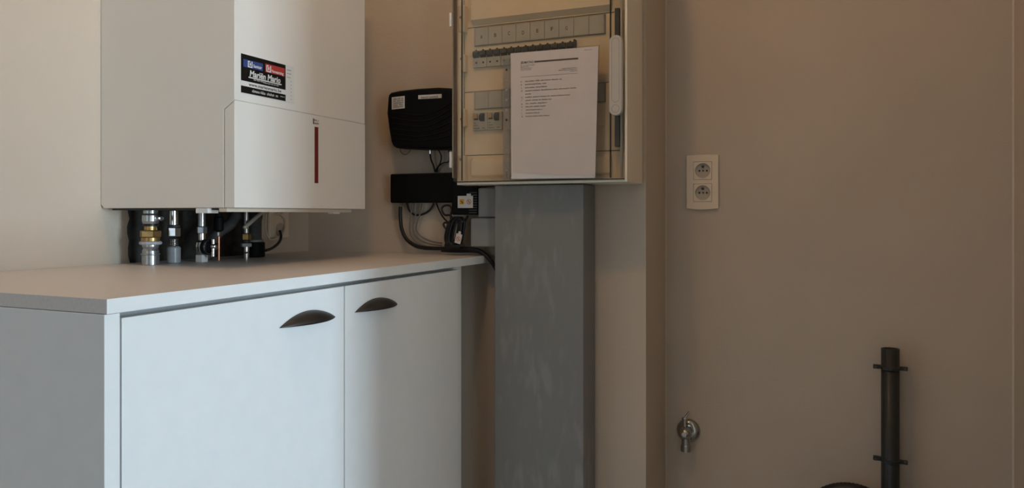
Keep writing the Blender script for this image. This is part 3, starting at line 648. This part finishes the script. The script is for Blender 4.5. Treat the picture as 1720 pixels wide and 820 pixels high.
tc_ = ay(770, 401, 1.731); bm = bmesh.new(); bx(bm, tc_.x - .0085, tc_.x + .0085, 1.7305, 1.7312, tc_.z - .0125, tc_.z + .0125, rot=(tc_, .25, 'Y')); bx(bm, tc_.x - .0035, tc_.x + .0035, 1.7305, 1.7312, tc_.z + .0125, tc_.z + .019, rot=(tc_, .25, 'Y'))
t2 = finish('warning_tag', bm, 'stick_white', coil); t2['label'] = 'small white tag with red ring symbol'
ring_symbol(t2, ay(770, 401.5, 1.7303), .0062)
cable('second_black_cable', [ay(742, 421, 1.780), ay(770, 422, 1.780), ay(795, 422, 1.780), ay(808, 425, 1.782), ay(820, 434, 1.784), ay(830, 447, 1.786), ay(837, 458, 1.788)], .0042, 'rubber', 'thinner black cable lying under the cord bundle and bending down behind duct')

# ================================================================ niche fittings
ws = thing('double_socket', 'cream double wall socket in the niche, high above the chrome tap', 'socket', (-.3395, W3, 1.1154))
px0, px1, pz0, pz1 = -.3805, -.2995, 1.1155, 1.2532
xc = -.3392; h = .0228; ZC = (1.1558, 1.2132); o_ = h + .0008
bm = bmesh.new(); n = 10
low = [(px0 + (px1 - px0) * i / n, pz0 - .003 * math.sin(i / n * math.pi)) for i in range(n + 1)]
high = [(px0 + (px1 - px0) * i / n, pz1 + .0015 * math.sin(i / n * math.pi)) for i in range(n + 1)]
prism(bm, low + [(px1, ZC[0] - o_), (px0, ZC[0] - o_)], 'y', W3 - .009, W3 - .0003)
prism(bm, [(px0, ZC[1] + o_), (px1, ZC[1] + o_)] + high[::-1], 'y', W3 - .009, W3 - .0003)
bx(bm, px0, px1, W3 - .009, W3 - .0003, ZC[0] + o_, ZC[1] - o_)
for zc in ZC: bx(bm, px0, xc - o_, W3 - .009, W3 - .0003, zc - o_, zc + o_); bx(bm, xc + o_, px1, W3 - .009, W3 - .0003, zc - o_, zc + o_)
bmesh.ops.remove_doubles(bm, verts=bm.verts[:], dist=1e-5)
finish('plate', bm, 'ivory', ws)
for zc in ZC:
    bm = bmesh.new(); bx(bm, xc - o_, xc + o_, W3 - .0008, W3 - .0004, zc - o_, zc + o_); finish('insert_gap', bm, 'cardframe', ws)
    ring = 32; bm = bmesh.new()
    sq = []
    for k in range(ring):
        a = 2 * math.pi * k / ring; cc, ss = math.cos(a), math.sin(a); m_ = max(abs(cc), abs(ss)); sq.append((h * cc / m_, h * ss / m_))
    ci = [(.0195 * math.cos(2 * math.pi * k / ring), .0195 * math.sin(2 * math.pi * k / ring)) for k in range(ring)]
    L = [[bm.verts.new((xc + a, y, zc + b)) for a, b in l] for l, y in ((sq, W3 - .0010), (sq, W3 - .0096), (ci, W3 - .0096), (ci, W3 - .0012))]
    for A, B in zip(L, L[1:]):
        for k in range(ring): bm.faces.new((A[k], A[(k + 1) % ring], B[(k + 1) % ring], B[k]))
    bm.faces.new(L[-1]); ins = finish('socket_insert', bm, 'ivory', ws)
    bm = bmesh.new(); lathe(bm, [(.0192, 0), (.0192, -.0003)], (xc, W3 - .0012, zc), 'y', 28); finish('well', bm, 'well', ins)
    for dx, dz, r in ((-.0095, 0, .0026), (.0095, 0, .0026), (0, 0, .0022), (-.0005, .0105, .0031)):
        bm = bmesh.new(); lathe(bm, [(r, 0), (r, -.0006)] if dz == 0 else [(r, 0), (r, -.008), (r * .5, -.0095)], (xc + dx, W3 - .0015, zc + dz), 'y', 12); finish('pin_hole' if dz == 0 else 'earth_pin', bm, 'darkgap' if dz == 0 else 'toggle', ins)
# tap
tx, tz = -.378, .5325
tp = thing('wall_tap', 'small chrome wall tap with round rosette low in the niche', 'tap', (tx, W3, tz))
bm = bmesh.new(); lathe(bm, [(.031, -.0003), (.031, -.003), (.029, -.008), (.022, -.013), (.012, -.0155)], (tx + .001, W3, tz), 'y', 36); finish('rosette', bm, 'tapmetal', tp, smooth=True)
bm = bmesh.new(); lathe(bm, [(.011, -.010), (.011, -.045), (.009, -.048)], (tx, W3, tz), 'y', 24); finish('stem', bm, 'tapmetal', tp, smooth=False)
bm = bmesh.new(); lathe(bm, [(.0135, -.045), (.0135, -.031), (.0115, -.028), (.0115, -.012), (.0145, -.004), (.0150, .006), (.0120, .014), (.006, .018)], (tx, W3 - .032, tz), 'z', 28); finish('spout', bm, 'tapmetal', tp)
bm = bmesh.new(); lathe(bm, [(.0105, -.040), (.0105, -.052), (.006, -.056)], (tx, W3, tz + .003), 'y', 24); finish('bonnet', bm, 'chrome', tp, smooth=False)
bm = bmesh.new(); tube(bm, [(tx - .002, W3 - .032, tz + .014), (tx - .003, W3 - .032, tz + .032), (tx - .001, W3 - .031, tz + .042), (tx + .004, W3 - .030, tz + .050), (tx + .008, W3 - .030, tz + .056)], .0032, 10); lathe(bm, [(.0036, 0), (.0036, .013)], (tx - .010, W3 - .032, tz + .038), 'x', 10); finish('lever', bm, 'chrome', tp, smooth=True)
# drain pipe
ppx, ppy, ppr = .0955, W3 - .045, .0196
dp = thing('drain_pipe', 'dark grey upright drain pipe clamped to the niche wall', 'pipe', (ppx, ppy, 0))
bm = bmesh.new(); n = 32
prof = [(ppr, .0), (ppr, .788), (ppr - .0025, .788), (ppr - .0025, .60)]
lathe(bm, prof, (ppx, ppy, 0), n=n); finish('pipe', bm, 'drain', dp, smooth=False)
for p_ in bpy.data.objects['pipe'].data.polygons: p_.use_smooth = abs(p_.normal.z) < .5
bm = bmesh.new(); tube(bm, [(ppx - .0075, ppy - ppr * .93, 0.02), (ppx - .0075, ppy - ppr * .93, .4), (ppx - .0075, ppy - ppr * .93, .787)], .0006, 6, 3); finish('mould_line', bm, 'insul', dp)
for zc, til in ((.7435, -.035), (.5285, -.09)):
    bm = bmesh.new(); lathe(bm, [(ppr + .0012, -.004), (ppr + .0024, -.003), (ppr + .0024, .003), (ppr + .0012, .004)], (ppx, ppy, zc), n=28)
    bx(bm, ppx - .036, ppx - ppr + .002, ppy - .003, ppy + .006, zc - .0045, zc + .0045); bx(bm, ppx + ppr - .002, ppx + .036, ppy - .003, ppy + .006, zc - .0040, zc + .0040)
    bx(bm, ppx - .005, ppx + .005, ppy + ppr - .001, W3 - .0003, zc - .005, zc + .005)
    bmesh.ops.rotate(bm, verts=bm.verts[:], cent=(ppx, ppy, zc), matrix=Matrix.Rotation(-til * .5, 3, 'Y'))
    cl = finish('pipe_clamp', bm, 'drain', dp)
    for s in (-1, 1):
        bm = bmesh.new(); lathe(bm, [(.0030, 0), (.0030, -.004), (.001, -.005)], (ppx + s * .031, ppy - .003, zc), 'y', 10); finish('screw', bm, 'insul', cl)
# hose arching up at the lower edge of the picture
bm = bmesh.new(); hp = []; hy = W3 - .125; hc = ay(1430, 812, hy); hr = .098
for k in range(15):
    a = math.pi * k / 14; hp.append((hc.x - hr * math.cos(a), hy, hc.z - .0165 - hr + hr * math.sin(a)))
hp = [(hp[0][0], hy, .02)] + hp + [(hp[-1][0], hy, .02)]
tube(bm, hp, .0165, 14, 6, ribs=.06)
tag(finish('drain_hose', bm, 'rubber', smooth=True), 'dark hose arching up beside the foot of the drain pipe', 'hose')
